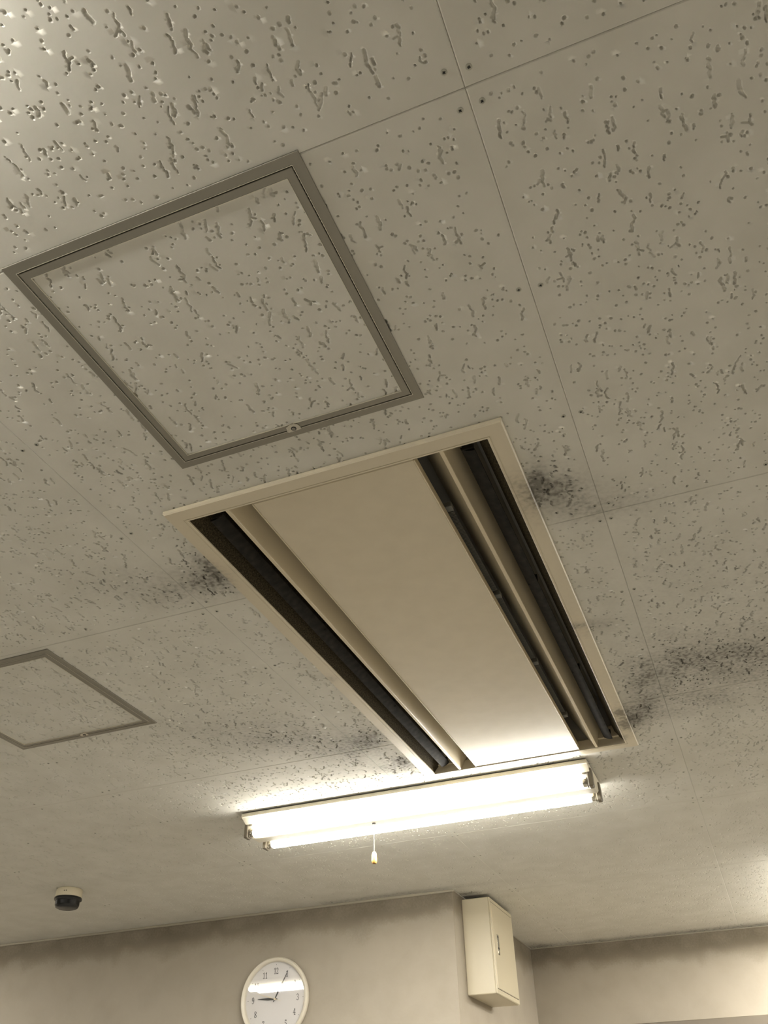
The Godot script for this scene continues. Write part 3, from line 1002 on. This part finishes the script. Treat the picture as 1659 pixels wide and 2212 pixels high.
# ---------------------------------------------------------------- clock, breaker box, detector
func make_clock() -> void:
	var t := thing("wall_clock", Vector3(-2.127, EYE + 0.652, -FRONT))
	tag(t, "round white wall clock with serif numerals showing five past nine", "clock")
	t.rotation = Vector3(deg_to_rad(2.0), 0, 0)
	var R := 0.1725
	obj("clock_back", lathe_mesh([[0.0, 0.0], [R * 0.93, 0.0], [R * 0.95, 0.012], [R * 0.9, 0.014], [0.0, 0.014]], 64, 2), M.clock_rim, t)
	obj("clock_rim", lathe_mesh([[R * 0.94, 0.002], [R * 0.985, 0.008], [R, 0.02], [R * 0.995, 0.031], [R * 0.965, 0.037], [R * 0.925, 0.036], [R * 0.895, 0.030], [R * 0.885, 0.016]], 72, 2), M.clock_rim, t)
	var face := obj("clock_face", lathe_mesh([[R * 0.9, 0.0135], [R * 0.9, 0.0155], [0.0, 0.0155]], 64, 2), M.clock_face, t)
	var font := SystemFont.new()
	font.font_names = PackedStringArray(["Droid Serif"])
	for k in range(1, 13):
		var tm := TextMesh.new()
		tm.text = str(k)
		tm.font = font
		tm.font_size = 48
		tm.pixel_size = 0.0006
		tm.depth = 0.0006
		var a := TAU * k / 12
		var o := obj("numeral", tm, M.ink, face, Vector3(sin(a) * R * 0.665, cos(a) * R * 0.665, 0.0162))
		o.scale = Vector3(0.82, 1.25, 1)
	var tick := box_mesh(Vector3(-0.0008, -0.002, 0), Vector3(0.0008, 0.002, 0.0006), 0.0001)
	for k in 12:
		var a := TAU * k / 12
		var o := obj("hour_mark", tick, M.ink, face, Vector3(sin(a) * R * 0.82, cos(a) * R * 0.82, 0.0156))
		o.rotation.z = -a
	var hand := func(called: String, deg: float, tip: float, tail: float, wide: float, z: float, m: Material) -> void:
		var st := begin()
		var pts := [[-wide * 0.35, -tail], [wide * 0.35, -tail], [wide, tip * 0.4], [wide * 0.15, tip], [-wide * 0.15, tip], [-wide, tip * 0.4]]
		var v := []
		var w := []
		for p in pts:
			v.append(Vector3(p[0], p[1], 0.0009))
			w.append(Vector3(p[0], p[1], 0))
		flat(st, v, Vector3(0, 0, 1))
		flat(st, w, Vector3(0, 0, -1))
		for i in pts.size():
			var j := (i + 1) % pts.size()
			flat(st, [v[i], v[j], w[j], w[i]], Vector3(pts[j][1] - pts[i][1], pts[i][0] - pts[j][0], 0).normalized())
		var o := obj(called, st.commit(), m, t, Vector3(0, 0, z))
		o.rotation.z = -deg_to_rad(deg)
	hand.call("hour_hand", 272.5, R * 0.52, 0.012, 0.0052, 0.0185, M.ink)
	hand.call("minute_hand", 30.0, R * 0.74, 0.014, 0.0042, 0.0205, M.ink)
	hand.call("second_hand", 286.0, R * 0.62, 0.034, 0.0014, 0.0225, M.second)
	obj("hand_pin", lathe_mesh([[0.0045, 0.0], [0.0045, 0.009], [0.0, 0.0095]], 16, 2), M.second, t, Vector3(0, 0, 0.0155))
	obj("clock_glass", lathe_mesh([[R * 0.9, 0.0275], [R * 0.9, 0.0285], [0.0, 0.0285]], 64, 2), M.glass, t)

func make_box() -> void:
	var t := thing("breaker_box", P(CORNER, 0.413, 4.345))
	tag(t, "cream metal breaker box mounted high on the narrow recess wall", "box")
	var x := CORNER
	var off := -t.position
	obj("box_body", box_mesh(P(x, 0.016, 4.15), P(-1.119, 0.413, 4.54), 0.003), M.box, t, off)
	obj("front_rim", box_mesh(P(-1.120, 0.016, 4.15), P(-1.1135, 0.413, 4.54), 0.003), M.box, t, off)
	var door := obj("box_door", box_mesh(P(-1.118, 0.036, 4.166), P(-1.1105, 0.392, 4.524), 0.0025), M.box, t, off)
	for d in [0.0355, 0.3925]:
		obj("door_gap", box_mesh(P(-1.1142, d - 0.0012, 4.166), P(-1.1128, d + 0.0012, 4.524), 0.0002), M.dark, door)
	obj("hinge_rail", box_mesh(P(-1.1155, 0.05, 4.1605), P(-1.1115, 0.38, 4.1645), 0.001), M.panel_edge, door)
	var plate := obj("latch_plate", box_mesh(P(-1.1115, 0.165, 4.214), P(-1.1093, 0.250, 4.243), 0.0015), M.chrome, door)
	obj("latch_recess", box_mesh(P(-1.1100, 0.172, 4.2185), P(-1.1088, 0.226, 4.2385), 0.0005), M.black, plate)
	obj("latch_lever", box_mesh(P(-1.1092, 0.178, 4.221), P(-1.1070, 0.221, 4.236), 0.0015), M.chrome, plate)
	obj("latch_button", box_mesh(P(-1.1095, 0.231, 4.221), P(-1.1075, 0.245, 4.236), 0.001), M.chrome, plate)

func make_detector() -> void:
	var t := thing("fire_detector", P(-2.79, 0.0, 3.262))
	tag(t, "round ceiling fire detector, white base with a black cap", "detector")
	obj("base", lathe_mesh([[0.0, 0.0], [0.053, 0.0], [0.0555, -0.003], [0.0575, -0.034], [0.056, -0.0365], [0.0, -0.0365]], 48), M.detector, t)
	obj("cap", lathe_mesh([[0.0, -0.034], [0.0575, -0.0355], [0.0595, -0.039], [0.0590, -0.045], [0.054, -0.0475], [0.0520, -0.052], [0.0515, -0.066], [0.047, -0.076], [0.036, -0.0805], [0.0, -0.082]], 48), M.detector_dark, t)
	for k in 2:
		obj("indicator", lathe_mesh([[0.0022, 0.0], [0.002, 0.0012], [0.0, 0.0014]], 12, 2), M.ink, t, Vector3(0.016 + k * 0.009, -0.017, 0.0535 - k * 0.002))

# ---------------------------------------------------------------- the scene
func _ready() -> void:
	rng.seed = 5
	var cam := Camera3D.new()
	cam.name = "camera"
	cam.fov = 61.44
	cam.near = 0.02
	cam.transform = Transform3D(Basis(Vector3(0.928295, -0.018890, -0.371365), Vector3(0.240445, 0.792316, 0.560734), Vector3(0.283646, -0.609819, 0.740044)).orthonormalized(), Vector3(0, EYE, 0))
	add_child(cam)
	cam.current = true
	var env := Environment.new()
	env.background_mode = Environment.BG_COLOR
	env.background_color = Color.BLACK
	env.tonemap_mode = Environment.TONE_MAPPER_LINEAR
	env.tonemap_exposure = 2.2
	env.sdfgi_enabled = true
	env.ssao_enabled = true
	env.ssil_enabled = true
	var we := WorldEnvironment.new()
	we.name = "environment"
	we.environment = env
	add_child(we)

	make_materials()
	make_room()
	make_ceiling()
	make_cassette()
	make_hatch([-0.7712, -0.3014, 0.5108, 0.9868], "square aluminium-framed inspection hatch between the board joint and the air conditioner", 0)
	make_hatch([-1.9095, -1.440, 1.438, 1.9115], "square aluminium-framed inspection hatch out beside the air conditioner's long side", 1)
	var lamp := make_lamp()
	tag(lamp, "lit twin-tube fluorescent ceiling lamp with pull cord at the end of the air conditioner", "lamp", "twin-tube ceiling lamps")
	lamp.position = P(-0.984, 0.0, 2.806)
	for s in [[-1.10, -0.02, "lit twin-tube fluorescent ceiling lamp behind the larger hatch, away from the clock wall"],
			[-3.14, 1.30, "lit twin-tube fluorescent ceiling lamp that the clock glass mirrors"],
			[-4.9, 3.05, "unseen twin-tube fluorescent lamp added to brighten the left end of the clock wall"],  # added for more light on the clock wall; no lamp seen there
			[0.42, 4.7, "lit twin-tube fluorescent ceiling lamp turned lengthwise in front of the door"],
			[1.55, 4.70, "unseen twin-tube fluorescent lamp turned lengthwise, added beyond the door for bounced light"],  # added so that floor and walls bounce more light into the recess
			[1.3, 3.2, "unseen twin-tube fluorescent lamp turned lengthwise, added to brighten the ceiling beside the air conditioner"],  # unseen, put in to lift the rear right of the ceiling
			[2.3, 0.5, "unseen twin-tube fluorescent lamp turned lengthwise, added for raking light across the ceiling pits"]]:  # unseen, put in so that side light rakes over the pits
		var c: Node3D = lamp.duplicate()
		c.name = numbered("fluorescent_lamp")
		add_child(c)
		c.position = P(s[0], 0.0, s[1])
		c.rotation.y = PI / 2 if s[0] > 0.0 else 0.0
		c.set_meta("label", s[2])
	make_box()
	make_detector()
	make_clock()
